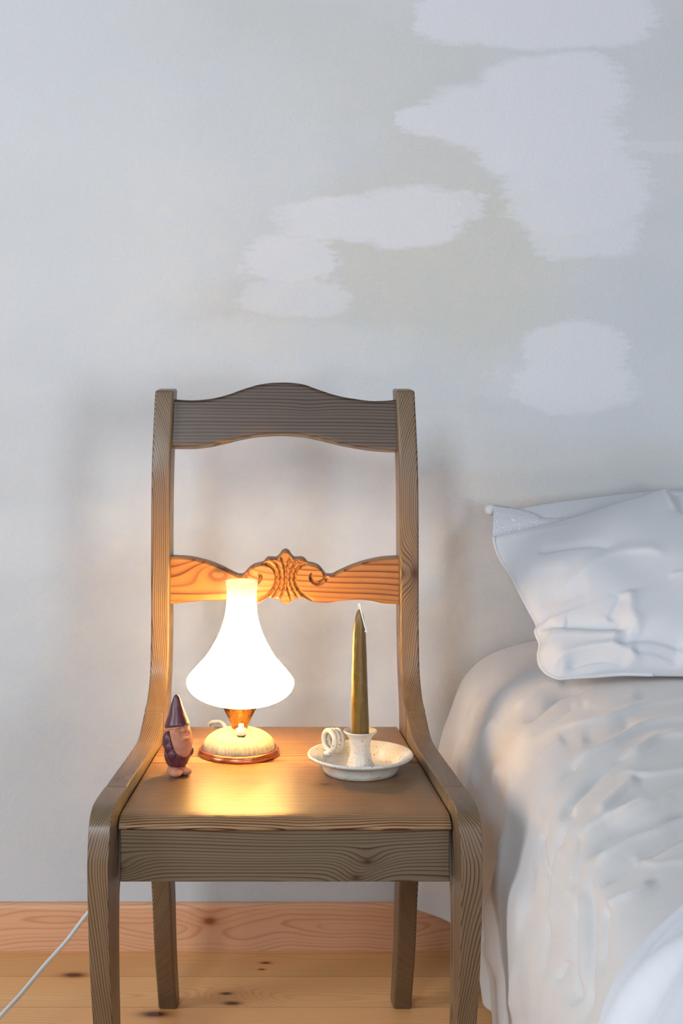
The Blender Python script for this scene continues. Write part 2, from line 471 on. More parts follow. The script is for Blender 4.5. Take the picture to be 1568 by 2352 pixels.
mid_t = [(392, 1274), (430, 1276), (470, 1284), (510, 1299), (538, 1313), (549, 1317), (556, 1317), (563, 1312), (572, 1302), (584, 1294), (597, 1290.5), (605, 1288), (611, 1281), (617, 1277.5), (633, 1278), (641, 1272), (649, 1262), (656, 1259.5), (663, 1262.5), (671, 1274), (677, 1278), (692, 1277.5), (700, 1281), (707, 1289), (719, 1291.5), (732, 1297), (742, 1308), (750, 1316.5), (760, 1317), (778, 1309), (810, 1295), (850, 1283), (880, 1277.5), (916, 1275)]
mid_t = [(u, v + 5.5) for u, v in mid_t]
mid_b = [(392, 1388), (430, 1384), (470, 1380), (520, 1379.5), (560, 1383), (592, 1384), (608, 1377), (617, 1372.5), (626, 1374.5), (640, 1376), (649, 1386), (656, 1388.5), (663, 1386.5), (672, 1378), (684, 1375), (695, 1373), (704, 1376.5), (720, 1383), (748, 1385), (780, 1380.5), (820, 1378), (850, 1380), (880, 1386), (916, 1388.5)]
# carving: (points, half width, depth) right of the middle, mirrored to the left
CUTS = [([(667.5, 1279), (661, 1297), (657.5, 1318), (658.5, 1345), (668.5, 1376)], 3.6, .0042),
        ([(684, 1287), (674, 1300), (667.5, 1320), (669.5, 1347), (687, 1375)], 4.2, .0042),
        ([(706, 1293), (692, 1299), (681, 1311), (676.5, 1328), (680.5, 1346), (694, 1364), (716, 1379)], 4.6, .0046),
        ([(742, 1314), (747, 1324), (741, 1337), (730, 1342), (719, 1337), (713.5, 1328), (716, 1319)], 4.2, .0048),
        ([(754, 1324), (742, 1335), (733, 1340)], 6.0, .0045)]
SEG = []
for side in (1, -1):
    for pts, w, d in CUTS:
        q = cr([(656 + side * (p[0] - 656), p[1]) for p in pts], 5)
        SEG.append((q[:-1], q[1:], w, d, side))
def carve(u, v, dt, db):
    z = 0
    if 545 < u < 768:
        p = np.array((u, v))
        for a, b, w, d, side in SEG:
            ab = b - a; t = np.clip(((p - a) * ab).sum(1) / (ab * ab).sum(1), 0, 1)
            q = a + ab * t[:, None]; k = int(np.argmin(((p - q) ** 2).sum(1)))
            dd = math.dist(p, q[k]); ends = min(k + t[k], len(a) - k - t[k]) / 3.
            z = max(z, d * max(0, 1 - dd / w) ** .8 * min(1, .35 + ends))
    rim = .0022 * max(0, 1 - dt / 5) + .0010 * max(0, 1 - db / 3.)
    return max(z, rim)
MM = chair_wood('pine_middle_rail', 'x', (.12, .72), .0062, warp=.03, seed=3.9, lscale=.7, light=srgb(146, 102, 56), dark=srgb(92, 42, 16), contrast=1.25, knots=[(-.092, .195, .664, .008)])
back_rail('carved_rail', mid_t, mid_b, (2.646, .0, .67), .022, MM, 560, 84, carve)

# ------------------------------------------------------------------ table lamp
LX, LY, LZ = (549 - U0) * 2.51 / F, 2.51, .44
lamp = thing('table_lamp', 'lit white opal glass table lamp with a copper-rimmed domed foot on the chair seat', 'lamp', (LX, LY, LZ))
N = NT('copper'); oc = N.obj(); nz = N.noise(oc, 160., 4, .7)
N.bsdf(N.mix(N.step(nz, .35, .75), srgb(204, 132, 94), srgb(172, 100, 68)), N.add(.26, N.mul(nz, .12)), Metallic=1.); M_copper = N.m
N = NT('brass'); oc = N.obj(); nz = N.noise(oc, 90., 4, .65)
wear = N.mul(N.step(nz, .52, .6), N.math('SUBTRACT', 1., N.step(N.sep(oc)[2], .034, .046)))
N.bsdf(N.mix(wear, srgb(158, 116, 66), srgb(196, 118, 50)), N.add(.2, N.mul(nz, .15)), N.bump(wear, .5, .0004), Metallic=1.); M_brass = N.m
N = NT('crackle_enamel'); oc = N.obj(); s = N.sep(oc)
ang = N.math('ARCTAN2', s[1], s[0]); rr = N.math('SQRT', N.add(N.mul(s[0], s[0]), N.mul(s[1], s[1])))
stk = N.noise(N.comb(N.mul(ang, 22), N.mul(rr, 90), 0), 1., 4, .7, .4)
stk2 = N.noise(oc, 420., 3, .6)
k = N.add(N.mul(stk, .65), N.mul(stk2, .35))
N.bsdf(N.mix(N.step(k, .36, .62), srgb(140, 130, 112), srgb(182, 172, 150)), .55, N.bump(k, .7, .0008)); M_dome = N.m
N = NT('ivory_plastic'); N.bsdf(srgb(238, 230, 210), .35); M_ivory = N.m
N = NT('white_plastic'); N.bsdf(srgb(225, 225, 222), .4); M_white = N.m
N = NT('dark_nut'); N.bsdf(srgb(90, 84, 76), .3, Metallic=1.); M_nut = N.m

c = (LX, LY, LZ)
v, f = lathe([(0, 0), (.0538, 0), (.0544, .0008), (.0545, .0035), (.0541, .0048), (.0530, .0058), (.0536, .0064), (.0534, .0074), (.0520, .0086), (.0495, .0092), (.0490, .0086), (.047, .0086), (0, .0086)], c)
obj('base_plate', v, f, M_copper, lamp, label='copper rim plate')
dome = [(.0484, .0086)] + [(.0484 * math.cos(a), .0088 + .0262 * math.sin(a) ** .92) for a in np.linspace(.02, math.pi / 2 - .18, 26)]
v, f = lathe(dome + [(0, dome[-1][1])], c)
obj('base_dome', v, f, M_dome, lamp, label='cream crackle-glazed dome')
ax = Matrix.Rotation(math.radians(.9), 3, 'Y')      # stem and shade sit a touch out of true
v, f = lathe([(0, .0315), (.0098, .0315), (.0104, .0335), (.0122, .040), (.0155, .0475), (.0205, .0575), (.0262, .0675), (.0268, .0685), (.0255, .069), (0, .0688)], c, tilt=ax)
obj('socket_cone', v, f, M_brass, lamp, label='brass cone')
shade_o = [(.0245, .0655), (.036, .0678), (.050, .0722), (.0615, .0785), (.0690, .0860), (.0718, .0930), (.0722, .0965), (.0712, .1005), (.0672, .1060), (.0592, .1155), (.0472, .1290), (.0384, .1430), (.0308, .1575), (.0256, .1715), (.0219, .1860), (.0203, .2005), (.0200, .2130), (.0206, .2230), (.0217, .2305)]
so = cr(shade_o, 5)
inner = [(max(r - .0022, 0), z + .0012 if z < .11 else z) for r, z in so[::-1]]
v, f = lathe([tuple(p) for p in so] + [(.0214, .2314), (.0204, .2314)] + inner + [(.0235, .0665)], c, tilt=ax)
N = NT('opal_glass')
lp = N.n('ShaderNodeBsdfTranslucent'); lp.inputs[0].default_value = srgb(255, 250, 238)
df = N.n('ShaderNodeBsdfPrincipled'); df.inputs['Base Color'].default_value = srgb(244, 240, 232); df.inputs['Roughness'].default_value = .22
mx = N.n('ShaderNodeMixShader'); mx.inputs[0].default_value = .25
N.t.links.new(lp.outputs[0], mx.inputs[1]); N.t.links.new(df.outputs[0], mx.inputs[2])
em = N.n('ShaderNodeEmission'); em.inputs[0].default_value = (1., .74, .45, 1); em.inputs[1].default_value = .0
ad = N.n('ShaderNodeAddShader'); N.t.links.new(mx.outputs[0], ad.inputs[0]); N.t.links.new(em.outputs[0], ad.inputs[1])
N.t.links.new(ad.outputs[0], N.out.inputs[0]); M_opal = N.m; SHADE_EM = em; SHADE_MIX = mx
obj('lamp_shade', v, f, M_opal, lamp, label='white opal glass shade, flared below a narrow neck')
# bulb
N = NT('bulb_glass'); e = N.n('ShaderNodeEmission'); e.inputs[0].default_value = (1, .62, .21, 1); e.inputs[1].default_value = 55; N.t.links.new(e.outputs[0], N.out.inputs[0]); M_bulb = N.m
BULB_EM = e
v, f = lathe([(.0001, .070), (.0105, .070), (.0105, .098)], c, 32); obj('bulb_holder', v, f, M_ivory, lamp)
v, f = lathe([(.0001, .099), (.009, .099), (.0105, .103), (.0165, .111), (.0195, .119), (.0195, .126), (.0165, .134), (.010, .140), (.0001, .1425)], c, 32)
obj('bulb', v, f, M_bulb, lamp)
# switch: knurled collar, nut and push button, standing on the front of the dome
sx, sy, sz = LX + .0032, LY - .0240, LZ + .0300
def knurl(r, z0, z1, n=14, d=.0005):
    V = []
    for k in range(n * 6):
        a = 2 * math.pi * k / (n * 6); rr = r + d * math.cos(a * n)
        for q, z in ((rr * .2, z0), (rr, z0), (rr, z1 - .0008), (rr * .88, z1), (rr * .2, z1)):
            V.append((sx + q * math.cos(a), sy + q * math.sin(a), z))
    return V, grid_faces(n * 6, 5, True)
v, f = knurl(.0064, sz + .0012, sz + .0098)
sw = obj('switch', v, f, M_ivory, lamp, label='ivory knurled switch collar')
hexv = [(sx + .0076 * math.cos(math.pi / 3 * k), sy + .0076 * math.sin(math.pi / 3 * k), z) for z in (sz - .004, sz + .0012) for k in range(6)]
hexf = [(k, (k + 1) % 6, 6 + (k + 1) % 6, 6 + k) for k in range(6)] + [(0, 5, 4, 3, 2, 1), (6, 7, 8, 9, 10, 11)]
obj('nut', hexv, hexf, M_nut, sw, smooth=False, bevel=.0003)
v, f = lathe([(.0001, .0098), (.0035, .0098), (.0036, .0150), (.0032, .0158), (.0001, .0160)], (sx, sy, sz), 32)
obj('button', v, f, M_white, sw)
# flex: off the back of the foot, over the rear of the seat, then slanting down to the left under the chair
cord = cr([(LX - .006, LY + .045, .4440), (LX - .012, LY + .075, .4450), (LX - .020, LY + .105, .4470), (-.0905, 2.652, .4468), (-.1045, 2.6655, .4430), (-.109, 2.6715, .432), (-.117, 2.684, .395), (-.137, 2.700, .345), (-.175, 2.708, .285), (-.215, 2.70, .236),
           (-.2500, 2.69, .197), (-.2796, 2.66, .174), (-.3041, 2.61, .1525), (-.3292, 2.56, .1361), (-.3535, 2.50, .1200), (-.3750, 2.45, .1085), (-.405, 2.38, .086), (-.45, 2.31, .040), (-.54, 2.28, .0035), (-.75, 2.34, .0035), (-1.0, 2.6, .0035)], 8)
v, f = tube([tuple(p) for p in cord], .0029, 12)
obj('cord', v, f, M_white, lamp, label='white flex')

# ------------------------------------------------------------------ candle holder and candle
CX, CY, CZ = (827.5 - U0) * 2.418 / F, 2.418, .44
holder = thing('candle_holder', 'speckled off-white stoneware candle holder with a coiled ring handle', 'candle holder', (CX, CY, CZ))
N = NT('speckled_glaze'); oc = N.obj()
d1 = N.voro(oc, 430.); d2 = N.voro(N.map(oc, (1, 1, 1), (3, 5, 7)), 210.)
sel = N.voro(oc, 430., out='Color'); sel2 = N.voro(N.map(oc, (1, 1, 1), (3, 5, 7)), 210., out='Color')
m1 = N.mul(N.math('LESS_THAN', N.add(d1, N.mul(N.noise(oc, 900.), .15)), .30), N.math('GREATER_THAN', N.sep(sel)[0], .60))
m2 = N.mul(N.math('LESS_THAN', d2, .20), N.math('GREATER_THAN', N.sep(sel2)[1], .72))
g = N.mix(N.step(N.noise(oc, 40., 3), .35, .65), srgb(205, 200, 190), srgb(216, 213, 206))
rim = N.noise(oc, 60., 4, .7)
g = N.mix(N.mul(N.step(rim, .58, .72), .25), g, srgb(190, 150, 110))
g = N.mix(N.mul(m1, .75), g, srgb(112, 88, 66)); g = N.mix(N.mul(m2, .85), g, srgb(80, 62, 48))
N.bsdf(g, .32, N.bump(N.noise(oc, 120., 2), .25, .0006), Specular_IOR_Level=.5); M_stone = N.m
c = (CX, CY, CZ)
v, f = lathe([(0, .0), (.043, .0), (.0465, .0012), (.0492, .006), (.0518, .0140), (.0545, .0165), (.0600, .0178), (.0655, .0198), (.0678, .0216), (.0684, .0235), (.0676, .0250), (.0655, .0248), (.0600, .0215), (.0540, .0185), (.0490, .0145), (.0450, .0090), (.041, .0068), (.030, .0062), (0, .0062)], c, 120)
obj('saucer', v, f, M_stone, holder)
v, f = lathe([(.0205, .0055), (.0190, .0075), (.0168, .0125), (.0146, .0200), (.0132, .0275), (.0128, .0330), (.0133, .0390), (.0150, .0450), (.0180, .0495), (.0208, .0518), (.0217, .0530), (.0214, .0542), (.0203, .0542), (.0175, .0515), (.0145, .0480), (.0125, .043), (.0120, .038), (0, .038)], (CX - .0003, CY, CZ), 96)
obj('socket', v, f, M_stone, holder)
hx, hy, hz = CX - .0365, CY + .0260, CZ + .0345
axv = Vector((.80, .60, -.04)).normalized(); e1 = Vector((0, 0, 1)); e1 = (e1 - axv * e1.dot(axv)).normalized(); e2 = axv.cross(e1)
path = []
turns = 2.55
for k in range(int(turns * 48) + 1):
    a = 2 * math.pi * k / 48; t = k / (turns * 48)
    R = .0138 - .0012 * t
    path.append(Vector((hx, hy, hz)) + axv * (-.0075 + .0175 * t) + (e1 * -math.cos(a) + e2 * math.sin(a)) * R + Vector((0, 0, -.0004)))
rad = [.0036 * (.55 + .45 * min(1, k / 8)) * (1 - .1 * k / len(path)) for k in range(len(path))]
v1 = tube(path, rad, 12)
blob = lathe([(.0001, -.0025), (.0045, -.0020), (.0055, 0), (.0045, .0025), (.0001, .0035)], (hx - .006, hy - .0055, hz - .0158), 20)
v, f = merge(v1, blob)
obj('handle', v, f, M_stone, holder, label='coiled finger ring')

candle = thing('candle', 'olive-yellow hand-dipped candle with an unburnt white wick', 'candle', (CX, CY, CZ + .038))
prof = [(.0001, .0385), (.0108, .0385), (.0114, .042), (.01145, .060), (.0112, .075), (.0109, .095), (.0104, .115), (.0099, .135), (.0093, .155), (.0086, .172), (.0079, .185), (.0067, .195), (.0048, .203), (.0028, .208), (.0012, .2105), (.0001, .211)]
pr = cr(prof, 5); V = []; nA = 48
for k in range(nA):
    a = 2 * math.pi * k / nA
    for r, z in pr:
        b = 1 + .025 * mnoise.noise(Vector((math.cos(a) * 1.3, math.sin(a) * 1.3, z * 60)))
        lean = -.0011 * (z - .04) / .17 - .0008 * math.sin((z - .04) / .17 * math.pi)
        V.append((CX + lean + max(r, 0) * b * math.cos(a), CY + max(r, 0) * b * math.sin(a), CZ + z))
N = NT('beeswax'); oc = N.obj(); s = N.sep(oc)
st = N.noise(N.map(oc, (150, 150, 9)), 1., 3, .6); st2 = N.noise(N.map(oc, (40, 40, 60)), 1., 3, .6)
cc = N.mix(N.step(st, .35, .68), srgb(124, 94, 34), srgb(98, 72, 28)); cc = N.mix(N.mul(N.step(st2, .5, .75), .5), cc, srgb(142, 114, 46))
b = N.bsdf(cc, .38, N.bump(N.add(st, N.mul(st2, 2)), .3, .0006), Subsurface_Weight=.25, Subsurface_Scale=.004, Coat_Weight=.05)
b.inputs['Subsurface Radius'].default_value = (1, .7, .2); M_wax = N.m
obj('wax_body', V, grid_faces(nA, len(pr), True), M_wax, candle)
tx = CX - .0012
w = cr([(tx, CY, CZ + .2085), (tx - .0006, CY - .001, CZ + .214), (tx - .0010, CY - .0018, CZ + .2175), (tx + .0004, CY - .0032, CZ + .2165), (tx + .0020, CY - .0056, CZ + .208), (tx + .0046, CY - .0076, CZ + .198), (tx + .0066, CY - .0084, CZ + .190), (tx + .0082, CY - .0088, CZ + .1855)], 6)
v1 = tube([tuple(p) for p in w], .00105, 8)
tuft = []
for k in range(7):
    a = rnd.uniform(-1, 1); e = Vector(w[-1])
    tuft.append(tube([e + Vector((0, 0, .001)), e + Vector((a * .0014, -.0003, -.0012)), e + Vector((a * .0030 + .0008, -.0002 * k, -.0036 + abs(a) * .001))], [.0008, .0007, .0004], 6))
v, f = merge(v1, *tuft)
N = NT('cotton_wick'); N.bsdf(srgb(228, 226, 226), .9); M_wick = N.m
obj('wick', v, f, M_wick, candle, label='white cotton wick')

# ------------------------------------------------------------------ garden gnome figurine of clay
GX, GY, GZ = (406.5 - U0) * 2.405 / F, 2.405, .44
gnome = thing('gnome_figurine', 'small clay gnome figurine with plum hat and coat and a long bare-clay beard', 'figurine', (GX, GY, GZ))
def clay(name, a, b, rough=.5):
    N = NT(name); oc = N.obj(); n1 = N.noise(oc, 110., 4, .6); n2 = N.noise(oc, 600., 2, .5)
    N.bsdf(N.mix(N.step(n1, .35, .7), a, b), rough, N.bump(N.add(n1, N.mul(n2, .4)), .35, .0006)); return N.m
M_plum = clay('plum_glaze', srgb(94, 46, 58), srgb(76, 36, 50), .36)
M_terra = clay('bare_terracotta', srgb(190, 128, 100), srgb(174, 112, 86), .7)
phi = math.radians(38)
fw = Vector((math.sin(phi), -math.cos(phi), 0)); rt = Vector((math.cos(phi), math.sin(phi), 0))     # forward, to the gnome's left
G = Vector((GX, GY, GZ))
def gp(r, fo, z): return G + rt * r + fw * fo + Vector((0, 0, z))
def ell(cr_, cf, cz, a, b, c_, n=28, m=18):
    V = []
    for i in range(n):
        p = 2 * math.pi * i / n
        for j in range(m):
            q = -math.pi / 2 + math.pi * j / (m - 1)
            V.append(gp(cr_ + a * math.cos(p) * math.cos(q), cf + b * math.sin(p) * math.cos(q), cz + c_ * math.sin(q)))
    return V, grid_faces(n, m, True)
def loft(rings, n=36):
    """rings of (z, right offset, forward offset, half width, half depth, tilt towards forward)"""
    R = cr(rings, 4); V = []
    for k in range(n):
        a = 2 * math.pi * k / n
        for (z, ro, fo, hw, hd, tl) in R:
            V.append(gp(ro + hw * math.cos(a), fo + hd * math.sin(a), z + tl * math.sin(a)))
    m = len(R); f = grid_faces(n, m, True)
    f.append(tuple(k * m for k in range(n))[::-1]); f.append(tuple(k * m + m - 1 for k in range(n)))
    return V, f
def fuse(name, parts, mat, voxel=.0007, label=None, smooth=14):
    v, f = merge(*parts)
    me = bpy.data.meshes.new('tmp'); me.from_pydata([tuple(Vector(p) - G) for p in v], [], f)
    bm = bmesh.new(); bm.from_mesh(me); bmesh.ops.remove_doubles(bm, verts=bm.verts, dist=1e-6); bmesh.ops.recalc_face_normals(bm, faces=bm.faces)
    bm.to_mesh(me); bm.free()
    o = bpy.data.objects.new(name, me); col.objects.link(o); me.materials.append(mat)
    r = o.modifiers.new('r', 'REMESH'); r.mode = 'VOXEL'; r.voxel_size = voxel; r.use_smooth_shade = True
    s = o.modifiers.new('s', 'SMOOTH'); s.factor = .5; s.iterations = smooth
    o.parent = gnome
    if label: o['label'] = label
    return o
fuse('coat', [loft([(.0125, 0, 0, .0100, .0100, 0), (.0135, 0, 0, .0125, .0115, 0), (.018, 0, 0, .0150, .0138, 0), (.026, 0, .001, .0178, .0160, 0), (.034, 0, .001, .0175, .0160, 0), (.044, 0, 0, .0170, .0150, 0), (.053, 0, -.001, .0150, .0135, 0), (.060, 0, -.002, .0110, .0100, 0)]),
               ell(-.0150, .0005, .0460, .0064, .0078, .0125), ell(-.0150, .0035, .0385, .0058, .0075, .0090), ell(-.0115, .0065, .0300, .0080, .0078, .0085),
               ell(.0152, -.0005, .0505, .0062, .0072, .0088), ell(.0160, .0030, .0420, .0052, .0065, .0085), ell(.0120, .0085, .0310, .0075, .0060, .0075)],
     M_plum, label='plum glazed coat with arms')
fuse('hat', [loft([(.0630, 0, .000, .0160, .0163, .0036), (.0648, 0, .000, .0162, .0164, .0034), (.0720, 0, .0, .0138, .0140, .0020), (.0800, 0, 0, .0105, .0108, .0010), (.0885, 0, -.001, .0080, .0080, 0), (.0955, 0, -.001, .0058, .0056, 0), (.1010, 0, -.001, .0036, .0034, 0), (.1035, 0, -.0012, .0016, .0016, 0)])],
     M_plum, label='pointed plum hat')
fuse('head', [ell(0, .0015, .0615, .0142, .0138, .0095), ell(0, .0148, .0605, .0034, .0042, .0038), ell(-.0072, .0120, .0570, .0052, .0045, .0032), ell(.0072, .0120, .0570, .0052, .0045, .0032),
              ell(-.0060, .0118, .0645, .0045, .0030, .0018), ell(.0060, .0118, .0645, .0045, .0030, .0018), ell(-.0145, -.001, .0600, .0030, .0030, .0030)],
     M_terra, label='bare clay face with bulbous nose')
fuse('beard', [loft([(.0262, .001, .0160, .0030, .0020, 0), (.0285, .001, .0155, .0070, .0030, 0), (.033, .000, .0150, .0118, .0048, 0), (.041, -.0005, .0135, .0145, .0062, 0), (.050, -.001, .0115, .0158, .0070, 0), (.058, -.001, .0085, .0158, .0074, 0), (.0625, -.001, .007, .0145, .0064, 0)]),
               ell(.0, .0185, .050, .0060, .0022, .0022)], M_terra, label='long rounded clay beard')
fuse('boots', [ell(-.0074, .0050, .0064, .0088, .0128, .0064), ell(.0078, .0050, .0062, .0082, .0125, .0062), ell(0, -.002, .0080, .0115, .0100, .0065)], M_terra, smooth=5, label='bare clay feet')

# ------------------------------------------------------------------ bed
bed = thing('bed', 'bed pushed against the wall, hidden beneath its grey bedspread', 'bed', (.78, 1.95, 0))
M_ticking = cloth_mat('mattress_ticking', srgb(215, 213, 208)); M_pine = wood('bed_pine', 'y', (.6, .2), .006, srgb(205, 160, 110), srgb(170, 112, 66))
v, f = box(.385, 1.20, .98, 2.93, .30, .455); obj('mattress', v, f, M_ticking, bed, bevel=.04, segs=4)
v, f = box(.36, 1.22, .96, 2.95, .20, .298); obj('bed_base', v, f, M_pine, bed, bevel=.004)
for x in (.38, 1.14):
    for y in (1.0, 2.86):
        v, f = box(x, x + .06, y, y + .06, 0, .199); obj('leg', v, f, M_pine, bed, bevel=.003)

hemx = pchip([.6, 1.2, 1.8, 2.2, 2.5, 2.60, 2.68, 2.755, 2.84, 2.91, 2.97], [.262, .262, .268, .276, .288, .296, .300, .287, .268, .246, .206])
hemz = pchip([.6, 2.4, 2.55, 2.63, 2.68, 2.72, 2.755, 2.84, 2.91, 2.97], [.018, .018, .020, .030, .050, .064, .074, .062, .070, .083])
def profile(y):
    k = min(1, max(0, (2.97 - y) / .5)); sh = .012 * k
    hx, hz = float(hemx(y)), float(hemz(y))
    return [(hx, hz), (hx * .62 + (.2477 + sh) * .38, .165), (.2477 + sh * 1.2, .328), (.2640 + sh, .390), (.2860 + sh * .8, .442), (.3270, .477 + .004 * k), (.402, .499 + .004 * k), (.50, .510), (.62, .514), (.80, .516), (1.0, .512), (1.18, .500), (1.26, .44), (1.27, .05)]
NYB, NQ = 500, 330
ys = np.linspace(2.972, .95, NYB)
base = []
for y in ys:
    c_ = cr(profile(y), 8)
    d = np.r_[0, np.cumsum(np.hypot(*np.diff(c_, axis=0).T))]
    # fine steps to x = .65, coarser beyond the frame
    L1 = .78
    q = np.r_[np.linspace(0, L1, NQ - 50, endpoint=False), np.linspace(L1, d[-1], 50)]
    base.append(np.stack([np.interp(q, d, c_[:, 0]), np.full(NQ, y), np.interp(q, d, c_[:, 1])], 1))
base = np.array(base)
def normals(G_):
    a = np.gradient(G_, axis=0); b = np.gradient(G_, axis=1)
    n = np.cross(b, a); n /= np.linalg.norm(n, axis=2, keepdims=True) + 1e-12
    return n
def to_uv(P): return U0 + F * P[..., 0] / P[..., 1], V0 + F * (H - P[..., 2]) / P[..., 1]
nb = normals(base)
if nb[100, 200, 2] < 0: nb = -nb
UU, VV = to_uv(base)
yy = base[..., 1]; qx = base[..., 0]; qz = base[..., 2]
sidew = 1 / (1 + np.exp((qz - .43) / .035))
# soft pleats hanging down the side, deepest near the hem
low = np.clip((.5 - qz) / .42, 0, 1)
ple = np.zeros_like(qz)
for fr_, ph, am in ((38, .3, .0042), (61, 1.9, .0026), (97, .7, .0013)):
    ple += am * np.sin(fr_ * (yy + .10 * qz) + ph + 1.2 * np.sin(7 * yy + 2 * qz))
disp = ple * low ** 1.2 * (1 + 1.9 * np.clip((yy - 2.45) / .3, 0, 1))
disp += (.0025 * np.sin(9 * qx + 4 * yy) + .0012 * np.sin(17 * qx - 11 * yy + 1)) * (1 - sidew) * np.clip((qx - .40) / .15, 0, 1)
def folds(UU, VV, lst):
    d = np.zeros_like(UU)
    for pts, sig, amp in lst:
        q = cr(pts, 6); a, b = q[:-1], q[1:]
        u0, u1, v0_, v1_ = q[:, 0].min() - 5 * sig, q[:, 0].max() + 5 * sig, q[:, 1].min() - 5 * sig, q[:, 1].max() + 5 * sig
        m = (UU > u0) & (UU < u1) & (VV > v0_) & (VV < v1_)
        if not m.any(): continue
        P = np.stack([UU[m], VV[m]], 1); best = np.full(len(P), 1e9); tt = np.zeros(len(P)); sg = np.ones(len(P))
        for i in range(len(a)):
            ab = b[i] - a[i]; t = np.clip(((P - a[i]) @ ab) / (ab @ ab), 0, 1); Q = a[i] + t[:, None] * ab
            dd = np.hypot(*(P - Q).T); w = dd < best
            best[w] = dd[w]; tt[w] = (i + t[w]) / len(a)
            cz = ab[0] * (P[:, 1] - a[i][1]) - ab[1] * (P[:, 0] - a[i][0]); sg[w] = np.sign(cz[w])
        e = np.clip(np.minimum(tt, 1 - tt) * 5, 0, 1); e = e * e * (3 - 2 * e)
        x = best / sig
        x2 = np.clip(best * (1 + .35 * sg) , 0, None) / sig
        d[m] += amp * e * (.70 * np.exp(-(x2 / .85) ** 2) + .55 * np.exp(-(x / 2.5) ** 2))
    return d
mm = .001
FOLDS = [  # traces of the creases, spread, height (negative: a groove)
    ([(1192, 1664), (1232, 1636), (1272, 1603), (1304, 1589), (1360, 1580)], 7, -6 * mm),
    ([(1174, 1632), (1217, 1607), (1261, 1578), (1300, 1566)], 7, 3.5 * mm),
    ([(1212, 1694), (1254, 1661), (1297, 1632), (1325, 1612)], 7, -4 * mm),
    ([(1232, 1690), (1326, 1668), (1399, 1654), (1471, 1632), (1575, 1617)], 9, 4.5 * mm),
    ([(1300, 1764), (1344, 1741), (1399, 1716), (1435, 1694), (1489, 1672), (1580, 1660)], 9, 5.5 * mm),
    ([(1340, 1800), (1399, 1763), (1435, 1745), (1478, 1723), (1518, 1703), (1580, 1698)], 9, 6 * mm),
    ([(1276, 1889), (1304, 1846), (1344, 1806), (1380, 1776), (1420, 1752), (1470, 1735)], 7, -7 * mm),
    ([(1248, 1900), (1250, 1842), (1275, 1799), (1308, 1766), (1340, 1752)], 7, -4 * mm),
    ([(1412, 1778), (1489, 1786), (1580, 1776)], 8, 4.5 * mm),
    ([(1370, 1880), (1400, 1850), (1435, 1817), (1470, 1790)], 10, 5 * mm),
    ([(1390, 1900), (1471, 1868), (1525, 1846), (1580, 1824)], 9, 5.5 * mm),
    ([(1054, 1788), (1083, 1661), (1112, 1580)], 7, 3 * mm),
    ([(1085, 1840), (1109, 1716), (1145, 1640)], 8, 4 * mm),
    ([(1120, 1930), (1135, 1830), (1152, 1750)], 8, 4 * mm),
    ([(1160, 1980), (1172, 1860), (1184, 1760)], 9, 4 * mm),
    ([(1172, 1900), (1160, 1975), (1145, 2044), (1135, 2104), (1133, 2178), (1146, 2260)], 10, 9 * mm),
    ([(1150, 1880), (1140, 1965), (1122, 2040), (1114, 2110), (1116, 2190)], 10, -8 * mm),
    ([(1262, 1880), (1249, 1907), (1237, 1928), (1243, 1993), (1252, 2029), (1252, 2140), (1246, 2260)], 6, -5 * mm),
    ([(1320, 1850), (1306, 1868), (1279, 1916), (1263, 1981), (1256, 2029), (1254, 2110)], 7, -6 * mm),
    ([(1290, 1930), (1274, 1985), (1268, 2050), (1266, 2150)], 8, 4 * mm),
    ([(1332, 1905), (1327, 1935), (1318, 1999), (1312, 2055)], 7, -3.5 * mm),
    ([(1320, 2040), (1315, 2119), (1313, 2178), (1315, 2262), (1312, 2320)], 8, -8 * mm),
    ([(1352, 2000), (1349, 2089), (1348, 2178), (1345, 2268), (1338, 2360)], 8, -5.5 * mm),
    ([(1332, 2040), (1331, 2140), (1330, 2280)], 7, 4 * mm),
    ([(1400, 2075), (1384, 2100), (1379, 2163), (1369, 2250)], 9, -5 * mm),
    ([(1296, 2200), (1286, 2225), (1274, 2254)], 5, -3 * mm),
    ([(1200, 2010), (1196, 2120), (1190, 2260), (1180, 2352)], 14, 4 * mm),
    ([(1222, 1960), (1215, 2050), (1200, 2140), (1170, 2260)], 10, -3 * mm),
    ([(1320, 1925), (1387, 1886), (1446, 1868), (1518, 1846)], 8, 4 * mm),
    ([(1340, 1980), (1387, 1937), (1443, 1904), (1518, 1884), (1580, 1862)], 8, -5 * mm),
    ([(1352, 1998), (1399, 1966), (1458, 1934), (1518, 1914), (1580, 1888)], 8, 4.5 * mm),
    ([(1372, 2042), (1428, 1997), (1488, 1963), (1580, 1912)], 9, -4.5 * mm),
    ([(1385, 2092), (1420, 2072), (1460, 2055), (1510, 2020)], 8, 4 * mm),
    ([(1330, 1700), (1400, 1690), (1460, 1660)], 12, -3 * mm),
    ([(1230, 1760), (1262, 1725), (1300, 1700)], 11, 3 * mm),
    ([(1440, 1960), (1500, 1990), (1560, 1985)], 10, 3 * mm),
    ([(1330, 1620), (1400, 1625), (1480, 1600)], 14, 3 * mm),
]
def run_on(pts):
    # creases that reach the middle of the bed run on across it
    if pts[-1][0] < 1560: return pts
    (a, b), (c_, d_) = pts[-2], pts[-1]; k = 170 / max(c_ - a, 20)
    return pts + [(c_ + 170, d_ + (d_ - b) * k * .6)]
disp += folds(UU, VV, [(run_on(p), s_ * .9, a_ * 1.3) for p, s_, a_ in FOLDS])
P = base + nb * disp[..., None]
P[..., 1] = np.minimum(P[..., 1], 2.982)
P[..., 2] = np.maximum(P[..., 2], .004)
